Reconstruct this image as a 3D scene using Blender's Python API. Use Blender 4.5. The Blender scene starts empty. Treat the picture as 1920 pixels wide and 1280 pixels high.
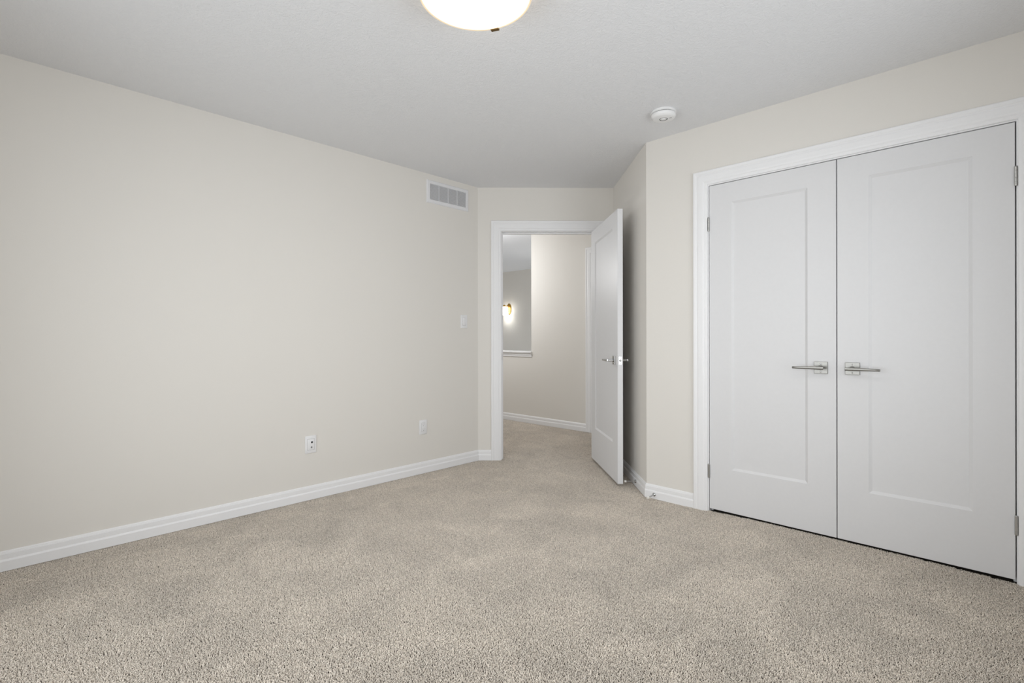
import bpy, bmesh, math, random
from mathutils import Vector, Matrix

random.seed(4)
SC = bpy.context.scene
COL = SC.collection
PI = math.pi

# ------------------------------------------------------------------ camera, sky, lights, exposure
H = 2.44                       # ceiling height
EYE = 1.098
cam_data = bpy.data.cameras.new('camera')
cam_data.sensor_width = 36.0
cam_data.lens = 957.54 / 1920 * 36
cam_data.shift_y = -7.6 / 1920
cam_data.clip_start = 0.02
cam = bpy.data.objects.new('camera', cam_data)
COL.objects.link(cam)
cam.matrix_world = (Matrix.Translation((0, 0, EYE)) @ Matrix.Rotation(math.radians(44.19 - 90), 4, 'Z')
                    @ Matrix.Rotation(math.radians(90), 4, 'X') @ Matrix.Rotation(math.radians(-0.0878), 4, 'Z'))
SC.camera = cam

world = bpy.data.worlds.new('world')
SC.world = world
world.use_nodes = True
wn = world.node_tree
wbg = wn.nodes['Background']
wbg.inputs['Color'].default_value = (0.93, 0.97, 1.0, 1)
wbg.inputs['Strength'].default_value = 0.6

SC.view_settings.view_transform = 'Standard'
SC.view_settings.look = 'None'
SC.view_settings.gamma = 1.0
SC.view_settings.use_curve_mapping = False
SC.view_settings.exposure = 0.07
SC.cycles.max_bounces = 14
SC.cycles.diffuse_bounces = 10


def area(name, loc, rot, sx, sy, power, color=(1, 1, 1)):
    l = bpy.data.lights.new(name, 'AREA')
    l.shape = 'RECTANGLE'
    l.size, l.size_y = sx, sy
    l.energy = power
    l.color = color
    o = bpy.data.objects.new(name, l)
    COL.objects.link(o)
    o.location = loc
    o.rotation_euler = rot
    l.spread = math.radians(135)
    return o


def point(name, loc, power, color, radius):
    l = bpy.data.lights.new(name, 'POINT')
    l.energy = power
    l.color = color
    l.shadow_soft_size = radius
    o = bpy.data.objects.new(name, l)
    COL.objects.link(o)
    o.location = loc
    return o


# daylight fill through two unseen windows added behind the camera
WIN_S = (0.35, 2.55, 0.55, 2.05)      # x0, x1, z0, z1 in the near wall
WIN_W = (0.45, 2.65, 0.22, 1.98)      # y0, y1, z0, z1 in the rear wall
YS, XW = -0.45, -0.50                 # inner faces of those walls
area('fill_near_window', ((WIN_S[0] + WIN_S[1]) / 2, YS - 0.20, (WIN_S[2] + WIN_S[3]) / 2),
     (math.radians(90), 0, 0), WIN_S[1] - WIN_S[0], WIN_S[3] - WIN_S[2], 26, (0.94, 0.975, 1.0))
area('fill_rear_window', (XW - 0.20, (WIN_W[0] + WIN_W[1]) / 2, (WIN_W[2] + WIN_W[3]) / 2),
     (math.radians(90), 0, math.radians(-90)), WIN_W[1] - WIN_W[0], WIN_W[3] - WIN_W[2], 28, (0.94, 0.975, 1.0))
# unseen points of light added to brighten landing and stairwell, no fixtures
point('landing_fill_light', (4.0, 4.9, 1.9), 35, (0.985, 0.99, 0.99), 0.12)
point('stairwell_fill_light', (6.0, 5.2, 1.5), 5, (1.0, 0.99, 0.975), 0.12)


# ------------------------------------------------------------------ materials
def srgb(r, g, b):
    f = lambda c: (c / 255 / 12.92) if c / 255 <= 0.04045 else ((c / 255 + 0.055) / 1.055) ** 2.4
    return (f(r), f(g), f(b), 1)


def new_mat(name):
    m = bpy.data.materials.new(name)
    m.use_nodes = True
    nt = m.node_tree
    return m, nt, nt.nodes['Principled BSDF']


def add_noise(nt, scale, detail=2.0, rough=0.5, dist=0.0):
    tc = nt.nodes.new('ShaderNodeTexCoord')
    n = nt.nodes.new('ShaderNodeTexNoise')
    n.inputs['Scale'].default_value = scale
    n.inputs['Detail'].default_value = detail
    n.inputs['Roughness'].default_value = rough
    n.inputs['Distortion'].default_value = dist
    nt.links.new(tc.outputs['Object'], n.inputs['Vector'])
    return n


def add_bump(nt, bsdf, height_socket, strength, distance):
    b = nt.nodes.new('ShaderNodeBump')
    b.inputs['Strength'].default_value = strength
    b.inputs['Distance'].default_value = distance
    nt.links.new(height_socket, b.inputs['Height'])
    nt.links.new(b.outputs['Normal'], bsdf.inputs['Normal'])
    return b


def tinted(nt, bsdf, fac, c1, c2, p0=0.3, p1=0.7):
    r = nt.nodes.new('ShaderNodeValToRGB')
    r.color_ramp.elements[0].position = p0
    r.color_ramp.elements[0].color = c1
    r.color_ramp.elements[1].position = p1
    r.color_ramp.elements[1].color = c2
    nt.links.new(fac, r.inputs['Fac'])
    nt.links.new(r.outputs['Color'], bsdf.inputs['Base Color'])
    return r


def paint(name, col, rough, scale=220, strength=0.06, dist=0.001, spec=0.3):
    m, nt, b = new_mat(name)
    n = add_noise(nt, scale, 3)
    c2 = tuple(min(1, x * 1.015) for x in col[:3]) + (1,)
    tinted(nt, b, n.outputs['Fac'], col, c2)
    b.inputs['Roughness'].default_value = rough
    b.inputs['Specular IOR Level'].default_value = spec
    add_bump(nt, b, n.outputs['Fac'], strength, dist)
    return m


M = {}
M['wall'] = paint('wall_paint', (0.738, 0.714, 0.674, 1), 0.75, 260, 0.05, 0.0006, 0.2)
M['trim'] = paint('trim_paint', (0.83, 0.83, 0.84, 1), 0.38, 150, 0.01, 0.0005, 0.4)
M['door'] = paint('door_paint', (0.705, 0.705, 0.715, 1), 0.42, 60, 0.02, 0.0005, 0.4)
M['plastic'] = paint('white_plastic', (0.80, 0.80, 0.81, 1), 0.35, 90, 0.01, 0.0003, 0.5)
M['detector'] = paint('detector_plastic', (0.84, 0.84, 0.84, 1), 0.4, 90, 0.01, 0.0003, 0.5)
M['vent'] = paint('vent_enamel', (0.76, 0.76, 0.775, 1), 0.4, 90, 0.01, 0.0003, 0.4)
M['rubber'] = paint('white_rubber', (0.78, 0.76, 0.72, 1), 0.6, 90, 0.02, 0.0003, 0.3)
M['dark'] = paint('dark_slot', (0.03, 0.03, 0.03, 1), 0.7, 90, 0.02, 0.0003, 0.2)
M['grey'] = paint('grey_slot', (0.25, 0.25, 0.25, 1), 0.6, 90, 0.02, 0.0003, 0.2)
M['sheet'] = paint('vent_shadow_box', (0.58, 0.58, 0.585, 1), 0.7, 90, 0.02, 0.0003, 0.2)


def ceiling_mat():
    m, nt, b = new_mat('textured_ceiling')
    b.inputs['Base Color'].default_value = (0.79, 0.795, 0.81, 1)
    b.inputs['Roughness'].default_value = 0.9
    b.inputs['Specular IOR Level'].default_value = 0.1
    n = add_noise(nt, 62, 2, 0.5, 1.2)
    r = nt.nodes.new('ShaderNodeValToRGB')
    r.color_ramp.elements[0].position = 0.42
    r.color_ramp.elements[1].position = 0.62
    nt.links.new(n.outputs['Fac'], r.inputs['Fac'])
    add_bump(nt, b, r.outputs['Color'], 0.30, 0.0035)
    return m


def nap_factor(nt, lo, hi):
    """light and dark shading of the brushed nap, put into the colour, in room coordinates"""
    g = nt.nodes.new('ShaderNodeNewGeometry')
    n2 = nt.nodes.new('ShaderNodeTexNoise')
    n2.inputs['Scale'].default_value = 3.0
    n2.inputs['Detail'].default_value = 4
    n2.inputs['Roughness'].default_value = 0.6
    n2.inputs['Distortion'].default_value = 0.9
    nt.links.new(g.outputs['Position'], n2.inputs['Vector'])
    mr = nt.nodes.new('ShaderNodeMapRange')
    mr.inputs['From Min'].default_value = 0.3
    mr.inputs['From Max'].default_value = 0.7
    mr.inputs['To Min'].default_value = lo
    mr.inputs['To Max'].default_value = hi
    nt.links.new(n2.outputs['Fac'], mr.inputs['Value'])
    return g, mr


def carpet_mat(name, colors, island):
    m, nt, b = new_mat(name)
    b.inputs['Roughness'].default_value = 1.0
    b.inputs['Specular IOR Level'].default_value = 0.05
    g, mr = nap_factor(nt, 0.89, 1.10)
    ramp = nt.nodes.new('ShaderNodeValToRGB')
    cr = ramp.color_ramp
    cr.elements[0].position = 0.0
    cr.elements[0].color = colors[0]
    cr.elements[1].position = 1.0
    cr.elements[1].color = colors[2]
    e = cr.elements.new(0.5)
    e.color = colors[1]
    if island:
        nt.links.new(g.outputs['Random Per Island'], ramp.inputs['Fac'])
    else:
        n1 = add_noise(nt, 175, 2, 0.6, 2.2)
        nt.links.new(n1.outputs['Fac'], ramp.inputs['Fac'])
    mix = nt.nodes.new('ShaderNodeMix')
    mix.data_type = 'RGBA'
    mix.blend_type = 'MULTIPLY'
    mix.inputs[0].default_value = 1.0
    nt.links.new(ramp.outputs['Color'], mix.inputs[6])
    nt.links.new(mr.outputs['Result'], mix.inputs[7])
    nt.links.new(mix.outputs[2], b.inputs['Base Color'])
    return m


def metal(name, col, rough):
    m, nt, b = new_mat(name)
    n = add_noise(nt, 400, 2)
    c2 = tuple(min(1, x * 1.06) for x in col[:3]) + (1,)
    tinted(nt, b, n.outputs['Fac'], col, c2)
    b.inputs['Metallic'].default_value = 1.0
    b.inputs['Roughness'].default_value = rough
    return m


def emissive(name, col, strength, base=(0.9, 0.9, 0.9, 1)):
    m, nt, b = new_mat(name)
    b.inputs['Base Color'].default_value = base
    b.inputs['Roughness'].default_value = 0.3
    n = add_noise(nt, 30, 2)
    r = nt.nodes.new('ShaderNodeValToRGB')
    r.color_ramp.elements[0].color = col
    r.color_ramp.elements[1].color = tuple(min(1, c * 1.03) for c in col[:3]) + (1,)
    nt.links.new(n.outputs['Fac'], r.inputs['Fac'])
    nt.links.new(r.outputs['Color'], b.inputs['Emission Color'])
    b.inputs['Emission Strength'].default_value = strength
    return m


def bowl_mat(radius):
    """frosted bowl: brightest over the bulbs, creamier towards its rim"""
    m, nt, b = new_mat('lit_frosted_glass')
    b.inputs['Base Color'].default_value = (0.55, 0.47, 0.36, 1)
    b.inputs['Roughness'].default_value = 0.3
    tc = nt.nodes.new('ShaderNodeTexCoord')
    sp = nt.nodes.new('ShaderNodeSeparateXYZ')
    cb = nt.nodes.new('ShaderNodeCombineXYZ')
    ln = nt.nodes.new('ShaderNodeVectorMath')
    ln.operation = 'LENGTH'
    nt.links.new(tc.outputs['Object'], sp.inputs[0])
    nt.links.new(sp.outputs['X'], cb.inputs['X'])
    nt.links.new(sp.outputs['Y'], cb.inputs['Y'])
    nt.links.new(cb.outputs[0], ln.inputs[0])
    mr = nt.nodes.new('ShaderNodeMapRange')
    mr.inputs['From Min'].default_value = 0.0
    mr.inputs['From Max'].default_value = radius
    nt.links.new(ln.outputs['Value'], mr.inputs['Value'])
    r = nt.nodes.new('ShaderNodeValToRGB')
    cr = r.color_ramp
    cr.elements[0].position = 0.0
    cr.elements[0].color = (1.0, 0.985, 0.965, 1)
    cr.elements[1].position = 1.0
    cr.elements[1].color = (0.031, 0.0243, 0.0170, 1)
    for p, c in ((0.62, (1.0, 0.98, 0.95, 1)), (0.78, (0.30, 0.285, 0.26, 1)), (0.87, (0.062, 0.057, 0.049, 1)),
                 (0.93, (0.037, 0.0325, 0.0265, 1)), (0.97, (0.033, 0.0270, 0.0200, 1))):
        e = cr.elements.new(p)
        e.color = c
    nt.links.new(mr.outputs['Result'], r.inputs['Fac'])
    nt.links.new(r.outputs['Color'], b.inputs['Emission Color'])
    b.inputs['Emission Strength'].default_value = 30.0
    return m


def glass_mat():
    m = bpy.data.materials.new('window_glass')
    m.use_nodes = True
    nt = m.node_tree
    nt.nodes.remove(nt.nodes['Principled BSDF'])
    t = nt.nodes.new('ShaderNodeBsdfTransparent')
    g = nt.nodes.new('ShaderNodeBsdfGlossy')
    g.inputs['Roughness'].default_value = 0.02
    mx = nt.nodes.new('ShaderNodeMixShader')
    mx.inputs[0].default_value = 0.05
    nt.links.new(t.outputs[0], mx.inputs[1])
    nt.links.new(g.outputs[0], mx.inputs[2])
    nt.links.new(mx.outputs[0], nt.nodes['Material Output'].inputs[0])
    return m


M['ceiling'] = ceiling_mat()
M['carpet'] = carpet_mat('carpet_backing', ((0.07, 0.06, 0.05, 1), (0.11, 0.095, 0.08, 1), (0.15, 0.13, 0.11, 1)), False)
M['yarn'] = carpet_mat('beige_yarn', ((0.52, 0.465, 0.405, 1), (0.77, 0.70, 0.615, 1), (0.94, 0.875, 0.79, 1)), True)
M['nickel'] = metal('satin_nickel', (0.27, 0.265, 0.25, 1), 0.36)
M['hinge'] = metal('brushed_hinge_steel', (0.50, 0.50, 0.49, 1), 0.30)
M['chrome'] = metal('bright_steel', (0.50, 0.50, 0.50, 1), 0.22)
M['brass'] = metal('antique_brass', (0.62, 0.38, 0.10, 1), 0.28)
M['bronze'] = metal('bronze_clip', (0.20, 0.125, 0.045, 1), 0.4)
M['bowl'] = bowl_mat(0.2075)
M['rim'] = emissive('lit_glass_lip', (1.0, 0.80, 0.56, 1), 0.62, (0.35, 0.28, 0.20, 1))
M['shade'] = emissive('lit_opal_glass', (1.0, 0.97, 0.91, 1), 5.0)
M['glass'] = glass_mat()


# ------------------------------------------------------------------ builders
def obj(name, bm, mat, parent=None, smooth=False, at=None):
    """one mesh object; vertices are given in the parent's frame (or the world when there is no parent)"""
    bmesh.ops.recalc_face_normals(bm, faces=bm.faces)
    me = bpy.data.meshes.new(name)
    if at is not None:
        bmesh.ops.translate(bm, verts=bm.verts, vec=-Vector(at))
    bm.to_mesh(me)
    bm.free()
    me.materials.append(mat)
    if smooth:
        for p in me.polygons:
            p.use_smooth = True
        me.set_sharp_from_angle(angle=math.radians(35))
    o = bpy.data.objects.new(name, me)
    COL.objects.link(o)
    if at is not None:
        o.location = at
    if parent:
        o.parent = parent
    return o


def tag(o, label, cat, group=None, kind=None):
    o['label'] = label
    o['category'] = cat
    if group:
        o['group'] = group
    if kind:
        o['kind'] = kind
    return o


def thing(name, label, cat, loc=(0, 0, 0), basis=None, group=None, kind=None):
    o = bpy.data.objects.new(name, None)
    COL.objects.link(o)
    o.empty_display_size = 0.05
    if basis is not None:
        m = basis.to_4x4()
        m.translation = Vector(loc)
        o.matrix_world = m
    else:
        o.location = loc
    return tag(o, label, cat, group, kind)


def struct(name, bm, mat, label, cat, parent=None):
    o = obj(name, bm, mat, parent)
    return tag(o, label, cat, None, 'structure')


def add_box(bm, x0, x1, y0, y1, z0, z1, bevel=0.0, seg=2):
    vs = [bm.verts.new((x, y, z)) for x in (x0, x1) for y in (y0, y1) for z in (z0, z1)]
    fs = []
    for q in ((0, 1, 3, 2), (4, 6, 7, 5), (0, 4, 5, 1), (2, 3, 7, 6), (0, 2, 6, 4), (1, 5, 7, 3)):
        fs.append(bm.faces.new([vs[i] for i in q]))
    if bevel:
        es = list({e for f in fs for e in f.edges})
        bmesh.ops.bevel(bm, geom=es, offset=bevel, segments=seg, profile=0.5, affect='EDGES')
    return fs


def add_prism(bm, pts, z0, z1):
    lo = [bm.verts.new((p[0], p[1], z0)) for p in pts]
    hi = [bm.verts.new((p[0], p[1], z1)) for p in pts]
    n = len(pts)
    bm.faces.new(lo[::-1])
    bm.faces.new(hi)
    for i in range(n):
        j = (i + 1) % n
        bm.faces.new((lo[i], lo[j], hi[j], hi[i]))


def add_lathe(bm, prof, n=32, mat=None):
    """prof: list of (r, z) about local z; mat maps to place"""
    rings = []
    mat = mat or Matrix()
    for r, z in prof:
        if r < 1e-6:
            rings.append([bm.verts.new(mat @ Vector((0, 0, z)))])
        else:
            rings.append([bm.verts.new(mat @ Vector((r * math.cos(2 * PI * i / n), r * math.sin(2 * PI * i / n), z)))
                          for i in range(n)])
    for a, b in zip(rings, rings[1:]):
        if len(a) == 1 and len(b) == 1:
            continue
        for i in range(n):
            j = (i + 1) % n
            if len(a) == 1:
                bm.faces.new((a[0], b[i], b[j]))
            elif len(b) == 1:
                bm.faces.new((a[i], a[j], b[0]))
            else:
                bm.faces.new((a[i], a[j], b[j], b[i]))


def axis_to(v):
    return Vector((0, 0, 1)).rotation_difference(Vector(v)).to_matrix().to_4x4()


def add_sweep(bm, path, normal_dirs, prof, caps=True):
    """sweep a profile (w, t) along a polyline path; at each path point w is measured along
    normal_dirs[i] (already mitred) and t along out dir given with it"""
    rings = []
    for P, (wd, td) in zip(path, normal_dirs):
        rings.append([bm.verts.new(Vector(P) + Vector(wd) * w + Vector(td) * t) for w, t in prof])
    n = len(prof)
    for a, b in zip(rings, rings[1:]):
        for i in range(n):
            j = (i + 1) % n
            bm.faces.new((a[i], a[j], b[j], b[i]))
    if caps:
        bm.faces.new(rings[0][::-1])
        bm.faces.new(rings[-1])


# ------------------------------------------------------------------ plan of the rooms
YL, XR = 3.4076, 3.1743
R2 = math.sqrt(0.5)
A = Vector((3.068, YL, 0))            # left wall / entry wall corner
ES = Vector((R2, -R2, 0))             # along the entry (45 degree) wall
ED = Vector((R2, R2, 0))              # out through the door
LB = 1.2175
B = Vector((XR, 1.792, 0))            # outer corner of the closet wall
C = A + ES * LB


def back(s, d, z=0.0):
    return A + ES * s + ED * d + Vector((0, 0, z))


def xy(v):
    return (v[0], v[1])


T = 0.12
XH, XST = 4.86, 7.443                 # landing wall, stairwell far wall
D1_L, D1_R, D1_T = 0.213, 1.066, 2.047   # bedroom door opening between jamb faces
CL_0, CL_1, CL_T = -0.026, 1.355, 2.052  # closet opening between jamb faces
J = 0.019

# floor: fitted carpet, tucked down along the skirting
SEGS = [((XW, YL), xy(A)), (xy(A), xy(back(0.12, 0))), (xy(C), xy(B)), (xy(B), (XR, CL_1 + 0.09)),
        ((XR, CL_0 - 0.09), (XR, YS)), ((XW, YS), (XR, YS)), ((XW, YS), (XW, YL)),
        ((XH, 3.42), (XH, 9.0))]


def seg_dist(x, y):
    best = 9
    for (x0, y0), (x1, y1) in SEGS:
        dx, dy = x1 - x0, y1 - y0
        t = max(0, min(1, ((x - x0) * dx + (y - y0) * dy) / (dx * dx + dy * dy)))
        best = min(best, math.hypot(x - x0 - t * dx, y - y0 - t * dy))
    return best


def tuck(d):
    """lift of the pile at distance d from a wall (it is tucked down along the skirting)"""
    u = max(0, min(1, (d - 0.04) / 0.40))
    return 0.0075 * u * u * (3 - 2 * u)


PILE = 0.0075
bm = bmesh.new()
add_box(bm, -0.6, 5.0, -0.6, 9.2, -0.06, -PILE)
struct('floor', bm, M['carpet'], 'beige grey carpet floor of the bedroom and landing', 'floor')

# the pile: square tufted tiles of curled yarn, laid over the backing
TILE = 0.12
NSTR = 33
tiles = []
for k in range(4):
    bm = bmesh.new()
    rnd = random.Random(20 + k)
    for i in range(NSTR):
        for j in range(NSTR):
            x = (i + rnd.random()) * TILE / NSTR - TILE / 2
            y = (j + rnd.random()) * TILE / NSTR - TILE / 2
            a = rnd.uniform(0, 2 * PI)
            da = rnd.uniform(-1.0, 1.0)
            lean = rnd.uniform(0.25, 1.0)
            rad = rnd.uniform(0.00085, 0.0012)
            step = rnd.uniform(0.0015, 0.0024)
            p = Vector((x, y, 0.0))
            rings = []
            for q in range(5):
                el = (1.25 - q * 0.36 * lean - 0.15 * lean)
                d = Vector((math.cos(a) * math.cos(el), math.sin(a) * math.cos(el), math.sin(el)))
                s1 = Vector((-math.sin(a), math.cos(a), 0))
                s2 = d.cross(s1)
                r = rad * (0.9, 1.0, 1.05, 1.0, 0.55)[q]
                rings.append([bm.verts.new(p + (s1 * cc + s2 * ss) * r) for cc, ss in ((1, 0), (0, 1), (-1, 0), (0, -1))])
                p = p + d * step
                a += da
            for u, v in zip(rings, rings[1:]):
                for n in range(4):
                    m = (n + 1) % 4
                    bm.faces.new((u[n], u[m], v[m], v[n]))
            bm.faces.new(rings[-1])
    me = bpy.data.meshes.new('yarn_tile')
    bmesh.ops.recalc_face_normals(bm, faces=bm.faces)
    bm.to_mesh(me)
    bm.free()
    me.materials.append(M['yarn'])
    for p in me.polygons:
        p.use_smooth = True
    tiles.append(bpy.data.objects.new('yarn_tile', me))


def on_carpet(x, y):
    h = TILE / 2 + 0.01
    if XW - h < x < XR - 0.01 and YS - h < y < YL + h and (x + y) < 6.4756 + 0.18:
        return True                                    # bedroom up to the closet doors
    if x - y < 1.382 + 0.1 and y > 1.75 and x > XR - 0.01 and (x + y) < 6.4756 + 0.3:
        return True                                    # recess in front of the doorway
    if x < XH + h and y > 2.2 and (x + y) > 6.4756 - 0.3 and x > 2.4:
        return True                                    # entry recess and landing
    return False


bm = bmesh.new()
lay = bm.verts.layers.int.new('tile')
rot = bm.verts.layers.float.new('turn')
rnd = random.Random(5)
for i in range(-6, 44):
    for j in range(-6, 60):
        x, y = i * TILE, j * TILE
        if on_carpet(x, y):
            hump = (0.006 * max(0, min(1, (x - 2.4) / 0.7))            # fuller pile at the closet sill
                    * max(0, min(1, (y + 0.4) / 0.4)) * max(0, min(1, (1.75 - y) / 0.4)))
            v = bm.verts.new((x, y, tuck(seg_dist(x, y)) - PILE + hump))
            v[lay] = rnd.randrange(4)
            v[rot] = rnd.randrange(4) * PI / 2
me = bpy.data.meshes.new('carpet_pile')
bm.to_mesh(me)
bm.free()
me.materials.append(M['yarn'])
pile = bpy.data.objects.new('carpet_pile', me)
COL.objects.link(pile)
tag(pile, 'short curled beige yarn pile of the wall to wall carpet', 'carpet pile', None, 'stuff')
ng = bpy.data.node_groups.new('lay_pile', 'GeometryNodeTree')
ng.interface.new_socket('Geometry', in_out='INPUT', socket_type='NodeSocketGeometry')
ng.interface.new_socket('Geometry', in_out='OUTPUT', socket_type='NodeSocketGeometry')
gi, go = ng.nodes.new('NodeGroupInput'), ng.nodes.new('NodeGroupOutput')
join_src = ng.nodes.new('GeometryNodeGeometryToInstance')
for t in tiles:
    oi = ng.nodes.new('GeometryNodeObjectInfo')
    oi.inputs['Object'].default_value = t
    oi.inputs['As Instance'].default_value = False
    ng.links.new(oi.outputs['Geometry'], join_src.inputs[0])
iop = ng.nodes.new('GeometryNodeInstanceOnPoints')
iop.inputs['Pick Instance'].default_value = True
na = ng.nodes.new('GeometryNodeInputNamedAttribute')
na.data_type = 'INT'
na.inputs['Name'].default_value = 'tile'
nr = ng.nodes.new('GeometryNodeInputNamedAttribute')
nr.data_type = 'FLOAT'
nr.inputs['Name'].default_value = 'turn'
cx = ng.nodes.new('ShaderNodeCombineXYZ')
ng.links.new(nr.outputs['Attribute'], cx.inputs['Z'])
ng.links.new(gi.outputs[0], iop.inputs['Points'])
ng.links.new(join_src.outputs[0], iop.inputs['Instance'])
ng.links.new(na.outputs['Attribute'], iop.inputs['Instance Index'])
ng.links.new(cx.outputs[0], iop.inputs['Rotation'])
ng.links.new(iop.outputs[0], go.inputs[0])
md = pile.modifiers.new('lay_pile', 'NODES')
md.node_group = ng

bm = bmesh.new()
add_box(bm, -0.75, 7.7, -0.75, 9.2, H, H + 0.12)
struct('ceiling', bm, M['ceiling'], 'pale grey textured plaster ceiling over the whole room', 'ceiling')

# walls
bm = bmesh.new()
add_prism(bm, [(XW - T, YL), xy(A), (A.x + 0.0497, YL + T), (XW - T, YL + T)], -0.05, H)
struct('wall_left', bm, M['wall'], 'long beige wall on the left with outlets, switch and vent', 'wall')

bm = bmesh.new()
add_prism(bm, [xy(A), xy(back(D1_L - J, 0)), xy(back(D1_L - J, T)), xy(back(-0.0497, T))], -0.05, H)
add_prism(bm, [xy(back(D1_R + J, 0)), xy(C), xy(back(LB, T)), xy(back(D1_R + J, T))], -0.05, H)
add_prism(bm, [xy(back(D1_L - J, 0)), xy(back(D1_R + J, 0)), xy(back(D1_R + J, T)), xy(back(D1_L - J, T))], D1_T + J, H)
struct('wall_entry', bm, M['wall'], 'narrow beige diagonal wall around the bedroom doorway', 'wall')

bm = bmesh.new()
off = ES * 0.10
add_prism(bm, [xy(B), xy(C + ED * T), xy(C + ED * T + off), (XR + T, 1.770)], -0.05, H)
struct('wall_return', bm, M['wall'], 'short beige return wall behind the open door', 'wall')

bm = bmesh.new()
add_prism(bm, [(XR, CL_1 + J), xy(B), (XR + T, 1.770), (XR + T, CL_1 + J)], -0.05, H)
add_prism(bm, [(XR, YS - T), (XR, CL_0 - J), (XR + T, CL_0 - J), (XR + T, YS - T)], -0.05, H)
add_prism(bm, [(XR, CL_0 - J), (XR, CL_1 + J), (XR + T, CL_1 + J), (XR + T, CL_0 - J)], CL_T + J, H)
struct('wall_right', bm, M['wall'], 'beige wall on the right around the double closet doors', 'wall')

bm = bmesh.new()
xs = XR + T
for x0, x1, y0, y1 in ((3.87, 3.93, -0.42, 1.70), (xs, 3.87, 1.64, 1.70), (xs, 3.87, -0.42, -0.36)):
    add_box(bm, x0, x1, y0, y1, -0.05, H)
struct('wall_closet', bm, M['wall'], 'unlit inner walls of the closet behind its doors', 'wall')


def wall_with_window(name, along_x, c0, c1, p0, p1, w, label):
    bm = bmesh.new()

    def bx(a0, a1, z0, z1):
        if along_x:
            add_box(bm, a0, a1, p0, p1, z0, z1)
        else:
            add_box(bm, p0, p1, a0, a1, z0, z1)
    bx(c0, w[0], -0.05, H)
    bx(w[1], c1, -0.05, H)
    bx(w[0], w[1], -0.05, w[2])
    bx(w[0], w[1], w[3], H)
    struct(name, bm, M['wall'], label, 'wall')


wall_with_window('wall_near', True, XW - T, XR, YS - T, YS, WIN_S, 'beige wall with an added wide window beside the closet')
wall_with_window('wall_rear', False, YS, YL, XW - T, XW, WIN_W, 'beige wall with an added wide window facing the closet')


def window(name, along_x, w, p_in, p_out, label):
    root = thing(name, label, 'window', kind='structure')
    pm = (p_in + p_out) / 2

    def part(nm, a0, a1, z0, z1, t, mat):
        bm = bmesh.new()
        lo, hi = pm - t / 2, pm + t / 2
        if along_x:
            add_box(bm, a0, a1, lo, hi, z0, z1)
        else:
            add_box(bm, lo, hi, a0, a1, z0, z1)
        return bm, nm, mat
    a0, a1, z0, z1 = w
    bm = bmesh.new()
    f = 0.05
    am = (a0 + a1) / 2
    for b0, b1, c0, c1 in ((a0, a0 + f, z0, z1), (a1 - f, a1, z0, z1), (a0 + f, a1 - f, z0, z0 + f),
                           (a0 + f, a1 - f, z1 - f, z1), (am - 0.025, am + 0.025, z0 + f, z1 - f)):
        if along_x:
            add_box(bm, b0, b1, pm - 0.03, pm + 0.03, c0, c1)
        else:
            add_box(bm, pm - 0.03, pm + 0.03, b0, b1, c0, c1)
    obj('window_frame', bm, M['trim'], root)
    for b0, b1 in ((a0 + f, am - 0.025), (am + 0.025, a1 - f)):
        bm, nm, mt = part('pane', b0, b1, z0 + f, z1 - f, 0.006, M['glass'])
        obj('pane', bm, mt, root)


window('added_window_1', True, WIN_S, YS, YS - T, 'added white framed two pane window, out of view, in the wall beside the closet')
window('added_window_2', False, WIN_W, XW, XW - T, 'added white framed two pane window, out of view, in the wall facing the closet')

# landing and stairwell
OPEN_Y = 4.379
CAP_Z = 0.919
bm = bmesh.new()
add_box(bm, XH, XH + T, 2.2, OPEN_Y, -0.05, H)
add_box(bm, XH, XH + T, OPEN_Y, 9.0, -0.05, CAP_Z - 0.072)
struct('wall_landing', bm, M['wall'], 'beige landing wall seen through the doorway, low half wall on its left', 'wall')
bm = bmesh.new()
add_box(bm, XST, XST + T, 2.2, 9.12, -0.05, H)
struct('wall_stairwell', bm, M['wall'], 'far beige stairwell wall carrying the brass sconce', 'wall')
bm = bmesh.new()
add_box(bm, 2.4, XST, 9.0, 9.12, -0.05, H)
add_box(bm, 2.4, 2.52, YL + T, 9.0, -0.05, H)
add_box(bm, 3.9, XH, 2.2, 2.32, -0.05, H)
add_box(bm, XH + T, XST, 3.9, 4.02, -0.05, H)
struct('wall_hall', bm, M['wall'], 'beige end walls that close the landing and stairwell', 'wall')


# ------------------------------------------------------------------ skirting
BASE = [(0, 0), (0.0150, 0), (0.0150, 0.046), (0.0125, 0.053), (0.0105, 0.055), (0.0105, 0.078), (0.0090, 0.079),
        (0.0090, 0.082), (0.0075, 0.084), (0.0065, 0.0885), (0.0030, 0.0922), (0, 0.0927)]


def baseboard(name, pts, side, label):
    """pts: plan polyline on the wall face; side: +1 when the room lies left of the walking direction"""
    P = [Vector((p[0], p[1], 0)) for p in pts]
    dirs = []
    for i in range(len(P)):
        ns = []
        for a, b in ((i - 1, i), (i, i + 1)):
            if a >= 0 and b < len(P):
                t = (P[b] - P[a]).normalized()
                ns.append(Vector((-t.y, t.x, 0)) * side)
        if len(ns) == 2:
            m = (ns[0] + ns[1])
            m = m / (m.dot(ns[0]))
        else:
            m = ns[0]
        dirs.append((m, Vector((0, 0, 1))))
    bm = bmesh.new()
    add_sweep(bm, P, dirs, BASE)
    return struct(name, bm, M['trim'], label, 'baseboard')


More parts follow.
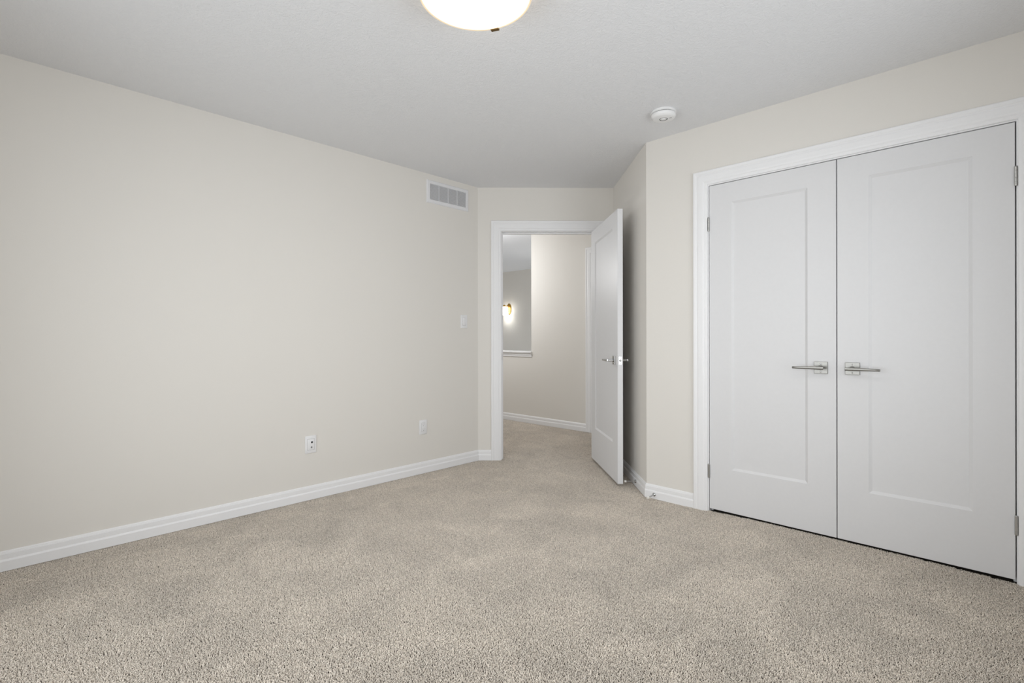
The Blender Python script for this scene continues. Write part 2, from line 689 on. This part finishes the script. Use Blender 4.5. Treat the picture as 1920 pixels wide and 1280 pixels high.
CW = 0.089                              # casing width
RV = 0.006                              # reveal
baseboard('baseboard_left', [(XW, YL), xy(A), xy(back(D1_L - RV - CW, 0))], -1,
          'white moulded baseboard along the left wall to the doorway')
baseboard('baseboard_return', [xy(back(D1_R + RV + CW, 0)), xy(C), xy(B), (XR, CL_1 + RV + CW)], -1,
          'white moulded baseboard wrapping the outer corner left of the closet')
baseboard('baseboard_near', [(XR, CL_0 - RV - CW), (XR, YS), (XW, YS), (XW, YL)], -1,
          'white moulded baseboard along the two window walls')
baseboard('baseboard_landing', [(XH, 3.52), (XH, 9.0)], 1,
          'white moulded baseboard of the landing wall through the doorway')


# ------------------------------------------------------------------ door casings and jambs
CASE = [(0, 0), (0, 0.0085), (0.0025, 0.0105), (0.010, 0.0115), (0.017, 0.0115), (0.022, 0.0145), (0.030, 0.0160),
        (0.056, 0.0165), (0.062, 0.0150), (0.066, 0.0150), (0.070, 0.0180), (0.083, 0.0190), (0.0865, 0.0180),
        (CW, 0.0155), (CW, 0)]


def casing(name, o, u, out, a0, a1, top, label, profile=CASE):
    """o: plan origin on wall face, u: along the wall, out: into the room; opening from a0 to a1"""
    u, out, up = Vector(u), Vector(out), Vector((0, 0, 1))
    o = Vector(o)
    path = [o + u * a0, o + u * a0 + up * top, o + u * a1 + up * top, o + u * a1]
    dirs = [(-u, out), (-u + up, out), (u + up, out), (u, out)]
    bm = bmesh.new()
    add_sweep(bm, path, dirs, profile)
    return struct(name, bm, M['trim'], label, 'door casing')


def jamb(name, o, u, deep, a0, a1, top, depth, label, stop_at):
    u, dp, up, o = Vector(u), Vector(deep), Vector((0, 0, 1)), Vector(o)
    bm = bmesh.new()

    def bx(s0, s1, d0, d1, z0, z1):
        vs = [bm.verts.new(o + u * s + dp * d + up * z) for s in (s0, s1) for d in (d0, d1) for z in (z0, z1)]
        for q in ((0, 1, 3, 2), (4, 6, 7, 5), (0, 4, 5, 1), (2, 3, 7, 6), (0, 2, 6, 4), (1, 5, 7, 3)):
            bm.faces.new([vs[i] for i in q])
    bx(a0 - J, a0, 0, depth, 0, top + J)
    bx(a1, a1 + J, 0, depth, 0, top + J)
    bx(a0, a1, 0, depth, top, top + J)
    s = 0.011
    bx(a0, a0 + s, stop_at, stop_at + 0.035, 0, top)
    bx(a1 - s, a1, stop_at, stop_at + 0.035, 0, top)
    bx(a0 + s, a1 - s, stop_at, stop_at + 0.035, top - s, top)
    return struct(name, bm, M['trim'], label, 'door jamb')


casing('trim_1', A, ES, -ED, D1_L - RV, D1_R + RV, D1_T + RV, 'white moulded casing around the open bedroom doorway')
jm = jamb('trim_2', A, ES, ED, D1_L, D1_R, D1_T, T, 'white jamb and stop lining the open bedroom doorway', 0.044)
casing('trim_3', (XR, 0, 0), (0, 1, 0), (-1, 0, 0), CL_0 - RV, CL_1 + RV, CL_T + RV,
       'white moulded casing around the closet double doors')
jamb('trim_4', (XR, 0, 0), (0, 1, 0), (1, 0, 0), CL_0, CL_1, CL_T, T, 'white jamb lining the closet doorway', 0.040)
casing('trim_5', (XH, 0, 0), (0, 1, 0), (-1, 0, 0), 2.60, 3.52 - CW, 2.136 - CW,
       'white door casing on the landing wall beside the open door')
# ledge on the half wall
bm = bmesh.new()
LEDGE = [(0, -0.072), (-0.008, -0.072), (-0.010, -0.052), (-0.013, -0.048), (-0.015, -0.034), (-0.020, -0.030),
         (-0.023, -0.022), (-0.030, -0.018), (-0.030, -0.003), (-0.027, 0), (T + 0.03, 0), (T + 0.03, -0.018),
         (T, -0.018), (T, -0.072)]
add_sweep(bm, [(XH, OPEN_Y - 0.012, CAP_Z), (XH, 9.0, CAP_Z)], [((1, 0, 0), (0, 0, 1))] * 2, LEDGE)
struct('trim_6', bm, M['trim'], 'white moulded ledge capping the half wall over the stairwell', 'ledge')

# strike plate in the left jamb (a part of the jamb)
bm = bmesh.new()
o = back(D1_L, 0.004)
b3 = Matrix((ES, ED, (0, 0, 1))).transposed().to_4x4()
add_box(bm, 0.0, 0.0012, 0.004, 0.036, 0.895, 0.955, 0.0004, 1)
bmesh.ops.transform(bm, matrix=Matrix.Translation(o) @ b3, verts=bm.verts)
sp = obj('strike_plate', bm, M['nickel'], jm)
sp['label'] = 'satin nickel strike plate'


# ------------------------------------------------------------------ doors
def door_slab(w, h, t, stile, top, bottom, both=True):
    """x along width 0..w, y thickness 0..t (front y=0), z 0..h"""
    bm = bmesh.new()
    bev, dep = 0.014, 0.0085

    def face(y, sgn):
        o_ = [(0, 0), (w, 0), (w, h), (0, h)]
        p1 = [(stile, bottom), (w - stile, bottom), (w - stile, h - top), (stile, h - top)]
        k = [(-1, -1), (1, -1), (1, 1), (-1, 1)]
        lip = [(x - kx * 0.0015, z - kz * 0.0015) for (x, z), (kx, kz) in zip(p1, k)]
        p2 = [(x - kx * bev, z - kz * bev) for (x, z), (kx, kz) in zip(p1, k)]
        rings = []
        for pts, dy in ((o_, 0), (p1, 0), (lip, 0.0012), (p2, dep)):
            rings.append([bm.verts.new((x, y + sgn * dy, z)) for x, z in pts])
        for a, b in zip(rings, rings[1:]):
            for i in range(4):
                j = (i + 1) % 4
                bm.faces.new((a[i], a[j], b[j], b[i]))
        bm.faces.new(rings[-1])
        return rings[0]
    a = face(0, 1)
    b = face(t, -1)
    rim = []
    for i in range(4):
        j = (i + 1) % 4
        rim.append(bm.faces.new((a[i], b[i], b[j], a[j])))
    bmesh.ops.recalc_face_normals(bm, faces=bm.faces)
    es = [e for e in {e for f in rim for e in f.edges}]
    bmesh.ops.bevel(bm, geom=es, offset=0.0015, segments=1, affect='EDGES')
    return bm


def lever_mesh(sgn, reach=0.128, out=0.058):
    """lever + neck; origin on the door face, outward -y, lever runs along x*sgn"""
    bm = bmesh.new()
    add_lathe(bm, [(0, 0.006), (0.0125, 0.006), (0.0125, 0.012), (0.0095, 0.016), (0.0088, out - 0.004), (0.0075, out), (0, out)],
              20, Matrix.Rotation(PI / 2, 4, 'X'))
    secs = []
    n = 12
    stations = [(-0.024, 0.80, 0.0), (-0.0235, 1.0, 0.0), (0.0, 1.04, 0.0), (0.03, 0.98, 0.0), (0.07, 0.84, -0.0005),
                (0.105, 0.74, -0.001), (reach - 0.002, 0.68, -0.001), (reach, 0.50, -0.001)]
    for x, k, dz in stations:
        ring = []
        for i in range(n):
            a = 2 * PI * i / n
            ca, sa = math.cos(a), math.sin(a)
            e = 0.6
            px = math.copysign(abs(ca) ** e, ca) * 0.0062 * k
            pz = math.copysign(abs(sa) ** e, sa) * 0.0088 * k
            ring.append(bm.verts.new((x * sgn, -out + px, pz + dz)))
        secs.append(ring)
    for a, b in zip(secs, secs[1:]):
        for i in range(n):
            j = (i + 1) % n
            bm.faces.new((a[i], a[j], b[j], b[i]))
    bm.faces.new(secs[0])
    bm.faces.new(secs[-1])
    return bm


def handle(parent, x, y, z, sgn, flip=False, mat=None):
    """door_handle part with rosette and screws as sub-parts, in the door's frame"""
    h = obj('door_handle', lever_mesh(sgn), mat or M['nickel'], parent, True)
    h.location = (x, y, z)
    if flip:
        h.rotation_euler = (0, 0, PI)
    h['label'] = 'satin nickel lever handle'
    bm = bmesh.new()
    add_box(bm, -0.0325, 0.0325, -0.0075, 0.0, -0.0325, 0.0325, 0.0016, 2)
    obj('rosette', bm, mat or M['nickel'], h)
    for dz in (0.0215, -0.0215):
        bm = bmesh.new()
        add_lathe(bm, [(0, 0.0068), (0.0042, 0.0068), (0.0042, 0.0084), (0.0030, 0.0092), (0, 0.0092)], 14,
                  Matrix.Translation((0, 0, dz)) @ Matrix.Rotation(PI / 2, 4, 'X'))
        obj('screw', bm, M['chrome'], h, True)
    return h


def hinge(parent, x, y, z, leaf_sgn, mat=None):
    """barrel hinge, vertical, centred at z, in the door's frame"""
    bm = bmesh.new()
    L = 0.082
    prof = [(0, -L / 2 - 0.003), (0.0045, -L / 2 - 0.003), (0.0062, -L / 2)]
    for k in range(5):
        z0 = -L / 2 + k * L / 5
        prof += [(0.0062, z0 + 0.0006), (0.0062, z0 + L / 5 - 0.0006), (0.0054, z0 + L / 5)]
    prof += [(0.0062, L / 2), (0.0045, L / 2 + 0.003), (0, L / 2 + 0.003)]
    add_lathe(bm, prof, 16)
    hobj = obj('hinge', bm, M['hinge'], parent, True)
    hobj.location = (x, y, z)
    bm = bmesh.new()
    add_box(bm, min(0, leaf_sgn * 0.011), max(0, leaf_sgn * 0.011), 0.0035, 0.0055, -L / 2, L / 2, 0.0005, 1)
    obj('hinge_leaf', bm, M['hinge'], hobj)
    return hobj


# closet doors: local x along the door, local y into the closet, local z up
seam = 0.660
bas = Matrix(((0, 1, 0), (-1, 0, 0), (0, 0, 1)))          # local x -> world -y, local y -> world +x
Z0, DH = 0.021, 2.027
# left leaf as pictured: from y = 1.351 down to the seam
wL = 1.3515 - (seam + 0.0022)
d2 = thing('door_2', 'white single panel closet door on the left of the pair, lever pointing left', 'closet door',
           (XR + 0.001, 1.3515, Z0), bas, 'pair of closet doors', 'structure')
obj('door_slab', door_slab(wL, DH, 0.035, 0.137, 0.121, 0.262), M['door'], d2)
handle(d2, 1.3515 - 0.734, 0, 0.931 - Z0, -1)
for zc in (1.808, 0.257):
    hinge(d2, -0.002, -0.0052, zc - Z0, -1)
wR = (seam - 0.0022) + 0.0215
d3 = thing('door_3', 'white single panel closet door on the right of the pair, lever pointing right', 'closet door',
           (XR + 0.001, seam - 0.0022, Z0), bas, 'pair of closet doors', 'structure')
obj('door_slab', door_slab(wR, DH, 0.035, 0.140, 0.116, 0.270), M['door'], d3)
handle(d3, seam - 0.0022 - 0.588, 0, 0.931 - Z0, 1)
for zc in (1.808, 0.264):
    hinge(d3, wR + 0.003, -0.0052, zc - Z0, 1)

# bedroom door, swung open a little past square; local x runs from hinge edge to free edge,
# local y from the face we see through to the hidden face
F0 = back(1.018, 0.002)
F1 = back(1.068, -0.842)
lx = (F1 - F0).normalized()
ly = Vector((-lx.y, lx.x, 0))
if ly.dot(ES) < 0:
    ly = -ly
bas1 = Matrix((lx, ly, (0, 0, 1))).transposed()
W1 = (F1 - F0).length
d1 = thing('door_1', 'open white single panel bedroom door seen almost edge on', 'door', (F0.x, F0.y, 0.020), bas1,
           None, 'structure')
obj('door_slab', door_slab(W1, 2.022, 0.040, 0.142, 0.117, 0.282), M['door'], d1)
hz = 0.926 - 0.020
handle(d1, W1 - 0.090, 0, hz, -1, False, M['chrome'])
handle(d1, W1 - 0.090, 0.040, hz, 1, True, M['chrome'])
bm = bmesh.new()
add_box(bm, W1 - 0.0002, W1 + 0.0012, 0.008, 0.032, hz - 0.029, hz + 0.029, 0.0005, 1)
lp = obj('latch_plate', bm, M['chrome'], d1)
bm = bmesh.new()
add_lathe(bm, [(0, 0), (0.0075, 0), (0.0075, 0.004), (0.0055, 0.008), (0, 0.008)], 16,
          Matrix.Translation((W1 + 0.001, 0.020, hz)) @ Matrix.Rotation(PI / 2, 4, 'Y'))
obj('latch_bolt', bm, M['nickel'], lp, True)
for dz in (0.022, -0.022):
    bm = bmesh.new()
    add_lathe(bm, [(0, 0), (0.0035, 0), (0.003, 0.001), (0, 0.001)], 12,
              Matrix.Translation((W1 + 0.001, 0.020, hz + dz)) @ Matrix.Rotation(PI / 2, 4, 'Y'))
    obj('screw', bm, M['nickel'], lp, True)

# door of the neighbouring room on the landing, mostly hidden by the open bedroom door
d4 = thing('door_4', 'white door on the landing wall, mostly hidden behind the open bedroom door', 'door',
           (XH + 0.004 - 0.04, 3.52 - CW - 0.008, 0.020), bas, None, 'structure')
obj('door_slab', door_slab(0.81, 2.02, 0.036, 0.13, 0.12, 0.27), M['door'], d4)


# ------------------------------------------------------------------ ceiling lamp
LX, LY, LR = 1.262, 1.413, 0.2075
lamp = thing('ceiling_light', 'round frosted glass bowl light glowing on the ceiling', 'ceiling light', (LX, LY, H))
ZR = 2.362 - H
bm = bmesh.new()
prof = []
for k in range(15):
    a = k / 14 * PI / 2
    prof.append((LR * 0.985 * math.sin(a), ZR - 0.029 * math.cos(a)))
add_lathe(bm, [(0, prof[0][1])] + prof[1:], 64)
bowl = obj('glass_bowl', bm, M['bowl'], lamp, True)
bm = bmesh.new()
ring = [(LR * 0.970, ZR), (LR * 0.985, ZR - 0.005), (LR + 0.001, ZR - 0.005), (LR + 0.003, ZR), (LR, ZR + 0.004), (LR * 0.970, ZR + 0.005), (0, ZR + 0.005)]
add_lathe(bm, ring, 64)
o = obj('glass_lip', bm, M['rim'], bowl, True)
o['label'] = 'cream rim of the glass bowl'
bm = bmesh.new()
add_lathe(bm, [(0, 0), (0.115, 0), (0.115, -0.008), (0.09, -0.020), (0, -0.020)], 48)
obj('canopy', bm, M['bronze'], lamp, True)
ca = math.atan2(1.504 - LY, 1.450 - LX)
for k in range(3):
    bm = bmesh.new()
    add_box(bm, LR - 0.006, LR + 0.009, -0.017, 0.017, ZR - 0.009, ZR - 0.005, 0.001, 1)
    add_box(bm, LR + 0.004, LR + 0.009, -0.017, 0.017, ZR - 0.007, ZR + 0.001, 0.001, 1)
    add_box(bm, 0.09, LR + 0.005, -0.005, 0.005, ZR + 0.013, ZR + 0.017, 0.001, 1)
    add_box(bm, 0.088, 0.094, -0.005, 0.005, ZR + 0.013, -0.012, 0.001, 1)
    bmesh.ops.rotate(bm, verts=bm.verts, cent=(0, 0, 0), matrix=Matrix.Rotation(ca + (0, 2.45, -2.45)[k], 3, 'Z'))
    o = obj('clip', bm, M['bronze'], lamp)
    o['label'] = 'bronze clip holding the bowl'
for k in range(2):
    point('ceiling_light_bulb', (LX + (0.13 if k else -0.13) * math.cos(0.6), LY + (0.13 if k else -0.13) * math.sin(0.6), 2.395),
          0.6, (1.0, 0.96, 0.90), 0.02)

# ------------------------------------------------------------------ smoke detector
SX, SY = 2.815, 1.474
sm = thing('smoke_detector', 'round white smoke detector on the ceiling near the closet wall', 'smoke detector', (SX, SY, H))
bm = bmesh.new()
add_lathe(bm, [(0, 0), (0.072, 0), (0.074, -0.003), (0.074, -0.010), (0.071, -0.012), (0, -0.012)], 56)
obj('mounting_plate', bm, M['detector'], sm, True)
bm = bmesh.new()
add_lathe(bm, [(0, -0.012), (0.064, -0.012), (0.064, -0.0165), (0, -0.0165)], 48)
obj('gap_ring', bm, M['dark'], sm, True)
bm = bmesh.new()
add_lathe(bm, [(0, -0.016), (0.069, -0.016), (0.071, -0.018), (0.071, -0.027), (0.068, -0.033), (0.060, -0.040),
               (0.056, -0.0415), (0.024, -0.043), (0.0235, -0.041), (0.019, -0.041), (0.0185, -0.0425), (0, -0.0425)], 56)
body = obj('housing', bm, M['detector'], sm, True)
bm = bmesh.new()
add_lathe(bm, [(0.0235, -0.0410), (0.0235, -0.0428), (0.0205, -0.0428), (0.0205, -0.0410), (0.0235, -0.0410)], 32)
obj('button_ring', bm, M['dark'], body, True)
bm = bmesh.new()
add_lathe(bm, [(0, -0.0420), (0.011, -0.0420), (0.011, -0.0445), (0.008, -0.0458), (0, -0.0458)], 28)
obj('test_button', bm, M['plastic'], body, True)
bm = bmesh.new()
add_box(bm, 0.034, 0.048, -0.0018, 0.0018, -0.0434, -0.0405)
bmesh.ops.rotate(bm, verts=bm.verts, cent=(0, 0, 0), matrix=Matrix.Rotation(math.radians(-75), 3, 'Z'))
obj('sounder_slot', bm, M['grey'], body)

# ------------------------------------------------------------------ air vent on the left wall
VX0, VX1, VZ0, VZ1 = 2.505, 2.953, 2.203, 2.392
vx, vz = (VX0 + VX1) / 2, (VZ0 + VZ1) / 2
vt = thing('air_vent', 'white louvred air vent high on the left wall', 'air vent', (vx, YL, vz))
hw, hh = (VX1 - VX0) / 2, (VZ1 - VZ0) / 2
iw, ih = 0.193, 0.0645
bm = bmesh.new()
rings = []
for w, h, y in ((hw, hh, 0), (hw, hh, -0.003), (hw - 0.006, hh - 0.006, -0.009), (iw + 0.002, ih + 0.002, -0.010), (iw, ih, -0.008),
                (iw, ih, 0)):
    rings.append([bm.verts.new((sx * w, y, sz * h)) for sx, sz in ((-1, -1), (1, -1), (1, 1), (-1, 1))])
for a, b in zip(rings, rings[1:]):
    for i in range(4):
        j = (i + 1) % 4
        bm.faces.new((a[i], a[j], b[j], b[i]))
obj('vent_frame', bm, M['vent'], vt)
bm = bmesh.new()
add_box(bm, -iw, iw, -0.0012, 0.0, -ih, ih)
obj('vent_back', bm, M['sheet'], vt)
bm = bmesh.new()
NS = 18
for k in range(NS):
    z = -ih + (k + 0.5) * 2 * ih / NS
    vs = [bm.verts.new((x, y, z + dz)) for x in (-iw, iw) for y, dz in ((-0.0078, -0.0026), (-0.0072, -0.0030), (-0.0013, 0.0016), (-0.0013, 0.0024))]
    for i in range(4):
        j = (i + 1) % 4
        bm.faces.new((vs[i], vs[j], vs[4 + j], vs[4 + i]))
    bm.faces.new(vs[:4])
    bm.faces.new(vs[4:])
obj('louvers', bm, M['vent'], vt)
for x in (2.630, 2.7265, 2.824):
    bm = bmesh.new()
    add_box(bm, x - vx - 0.0014, x - vx + 0.0014, -0.0080, -0.001, -ih, ih)
    obj('divider', bm, M['vent'], vt)
for s in (-1, 1):
    bm = bmesh.new()
    add_lathe(bm, [(0, 0.009), (0.004, 0.009), (0.0035, 0.0105), (0, 0.0112)], 12,
              Matrix.Translation((s * (hw + iw) / 2, 0, 0)) @ Matrix.Rotation(PI / 2, 4, 'X'))
    obj('screw', bm, M['vent'], vt, True)


# ------------------------------------------------------------------ plates on the left wall
def wall_plate(name, label, cat, x, z, w=0.074, h=0.115, group=None):
    root = thing(name, label, cat, (x, YL, z), None, group)
    bm = bmesh.new()
    add_box(bm, -w / 2, w / 2, -0.0065, 0, -h / 2, h / 2, 0.0028, 3)
    obj('cover_plate', bm, M['plastic'], root, True)
    return root


def insert(root, name, w, h, y0=-0.0085, mat=None, tilt=0.0):
    bm = bmesh.new()
    add_box(bm, -w / 2 - 0.0010, w / 2 + 0.0010, -0.0067, -0.004, -h / 2 - 0.0010, h / 2 + 0.0010)
    obj('insert_gap', bm, M['grey'], root)
    bm = bmesh.new()
    add_box(bm, -w / 2, w / 2, y0, -0.004, -h / 2, h / 2, 0.0012, 2)
    if tilt:
        for v in bm.verts:
            if v.co.y < -0.006:
                v.co.y -= tilt * (v.co.z / h - 0.0)
    return obj(name, bm, mat or M['plastic'], root, True)


# data / coax plate nearest the camera
dp = wall_plate('data_outlet', 'white wall plate with two round jacks low on the left wall', 'outlet', 1.536, 0.373,
                0.078, 0.118)
ins = insert(dp, 'jack_panel', 0.046, 0.074)
for dz, dx, r, mt in ((0.0145, 0.006, 0.0072, M['dark']), (-0.019, 0.003, 0.0062, M['grey'])):
    bm = bmesh.new()
    add_lathe(bm, [(0, 0.0080), (r + 0.0025, 0.0080), (r + 0.0025, 0.0100), (r, 0.0100), (r, 0.0090), (0, 0.0090)], 20,
              Matrix.Translation((dx, 0, dz)) @ Matrix.Rotation(PI / 2, 4, 'X'))
    jk = obj('jack', bm, M['plastic'], ins, True)
    bm = bmesh.new()
    add_lathe(bm, [(0, 0.0088), (r, 0.0088), (r * 0.9, 0.0096), (0.0016, 0.0096), (0.0014, 0.014), (0, 0.014)], 20,
              Matrix.Translation((dx, 0, dz)) @ Matrix.Rotation(PI / 2, 4, 'X'))
    sk = obj('jack_socket', bm, mt, ins, True)
for dz in (0.047, -0.047):
    bm = bmesh.new()
    add_lathe(bm, [(0, 0.006), (0.0028, 0.006), (0.0028, 0.0071), (0, 0.0074)], 12,
              Matrix.Translation((0.0, 0, dz)) @ Matrix.Rotation(PI / 2, 4, 'X'))
    obj('screw', bm, M['plastic'], dp, True)

# power outlet
po = wall_plate('power_outlet', 'white duplex power outlet low on the left wall near the doorway', 'outlet', 2.466, 0.373)
ins = insert(po, 'receptacle', 0.033, 0.067)
for zc in (0.0185, -0.0185):
    for dx, dz, w, h in ((-0.0065, 0.004, 0.0016, 0.008), (0.0065, 0.004, 0.0016, 0.0065), (0.0, -0.007, 0.0045, 0.0045)):
        bm = bmesh.new()
        add_box(bm, dx - w / 2, dx + w / 2, -0.0088, -0.0080, zc + dz - h / 2, zc + dz + h / 2)
        obj('slot', bm, M['grey'], ins)

# light switch
sw = wall_plate('light_switch', 'white rocker light switch on the left wall beside the doorway', 'light switch', 2.9015, 1.2365)
insert(sw, 'rocker', 0.033, 0.066, -0.0088, None, 0.0040)

# ------------------------------------------------------------------ door stops
def door_stop(loc, direction, label, reach):
    d = Vector(direction).normalized()
    q = Vector((0, 0, 1)).rotation_difference(d).to_matrix()
    root = thing('door_stop', label, 'door stop', loc, q, 'metal door stops on the baseboard')
    bm = bmesh.new()
    add_lathe(bm, [(0, 0), (0.0125, 0), (0.0125, 0.003), (0.010, 0.0065), (0.0048, 0.012), (0.0044, reach - 0.02), (0.0060, reach - 0.016),
                   (0.0060, reach - 0.012), (0, reach - 0.012)], 20)
    obj('post', bm, M['chrome'], root, True)
    bm = bmesh.new()
    add_lathe(bm, [(0, reach - 0.013), (0.0078, reach - 0.013), (0.0085, reach - 0.009), (0.0085, reach - 0.003), (0.006, reach), (0, reach)], 20)
    o = obj('bumper', bm, M['rubber'], root, True)
    o['label'] = 'white rubber bumper'
    return root


door_stop((XR - 0.0148, 1.727, 0.030), (-1, 0.05, -0.08), 'metal door stop on the baseboard left of the closet', 0.082)
door_stop((3.325, 1.963, 0.040), (-R2, R2, 0), 'metal door stop on the baseboard behind the open door', 0.086)

# ------------------------------------------------------------------ sconce in the stairwell
sc_y, sc_z = 7.318, 1.675
sn = thing('wall_sconce', 'lit brass wall sconce with white glass shade on the stairwell wall', 'wall sconce', (XST, sc_y, sc_z))
bm = bmesh.new()
pr = []
add_lathe(bm, [(0, 0.024), (0.3, 0.0235), (0.7, 0.019), (0.94, 0.010), (1.0, 0.004), (1.0, 0)], 40,
          Matrix.Rotation(-PI / 2, 4, 'Y'))
for v in bm.verts:
    v.co.y *= 0.072
    v.co.z *= 0.115
obj('backplate', bm, M['brass'], sn, True)
bm = bmesh.new()
ax, ay = -0.125, 0.012
n = 12
secs = []
for k in range(9):
    t = k / 8
    x = -0.015 + t * (ax + 0.015)
    z = 0.062
    y = ay * t
    secs.append([bm.verts.new((x, y + 0.007 * math.cos(2 * PI * i / n), z + 0.007 * math.sin(2 * PI * i / n))) for i in range(n)])
for a, b in zip(secs, secs[1:]):
    for i in range(n):
        j = (i + 1) % n
        bm.faces.new((a[i], a[j], b[j], b[i]))
bm.faces.new(secs[0])
bm.faces.new(secs[-1])
add_lathe(bm, [(0, 0.044), (0.024, 0.044), (0.026, 0.050), (0.026, 0.070), (0.018, 0.082), (0, 0.084)], 24, Matrix.Translation((ax, ay, 0)))
obj('arm', bm, M['brass'], sn, True)
bm = bmesh.new()
add_lathe(bm, [(0, 0.046), (0.062, 0.046), (0.070, 0.042), (0.074, 0.030), (0.080, -0.120), (0.076, -0.122), (0.070, 0.028), (0, 0.038)],
          40, Matrix.Translation((ax, ay, 0)))
o = obj('glass_shade', bm, M['shade'], sn, True)
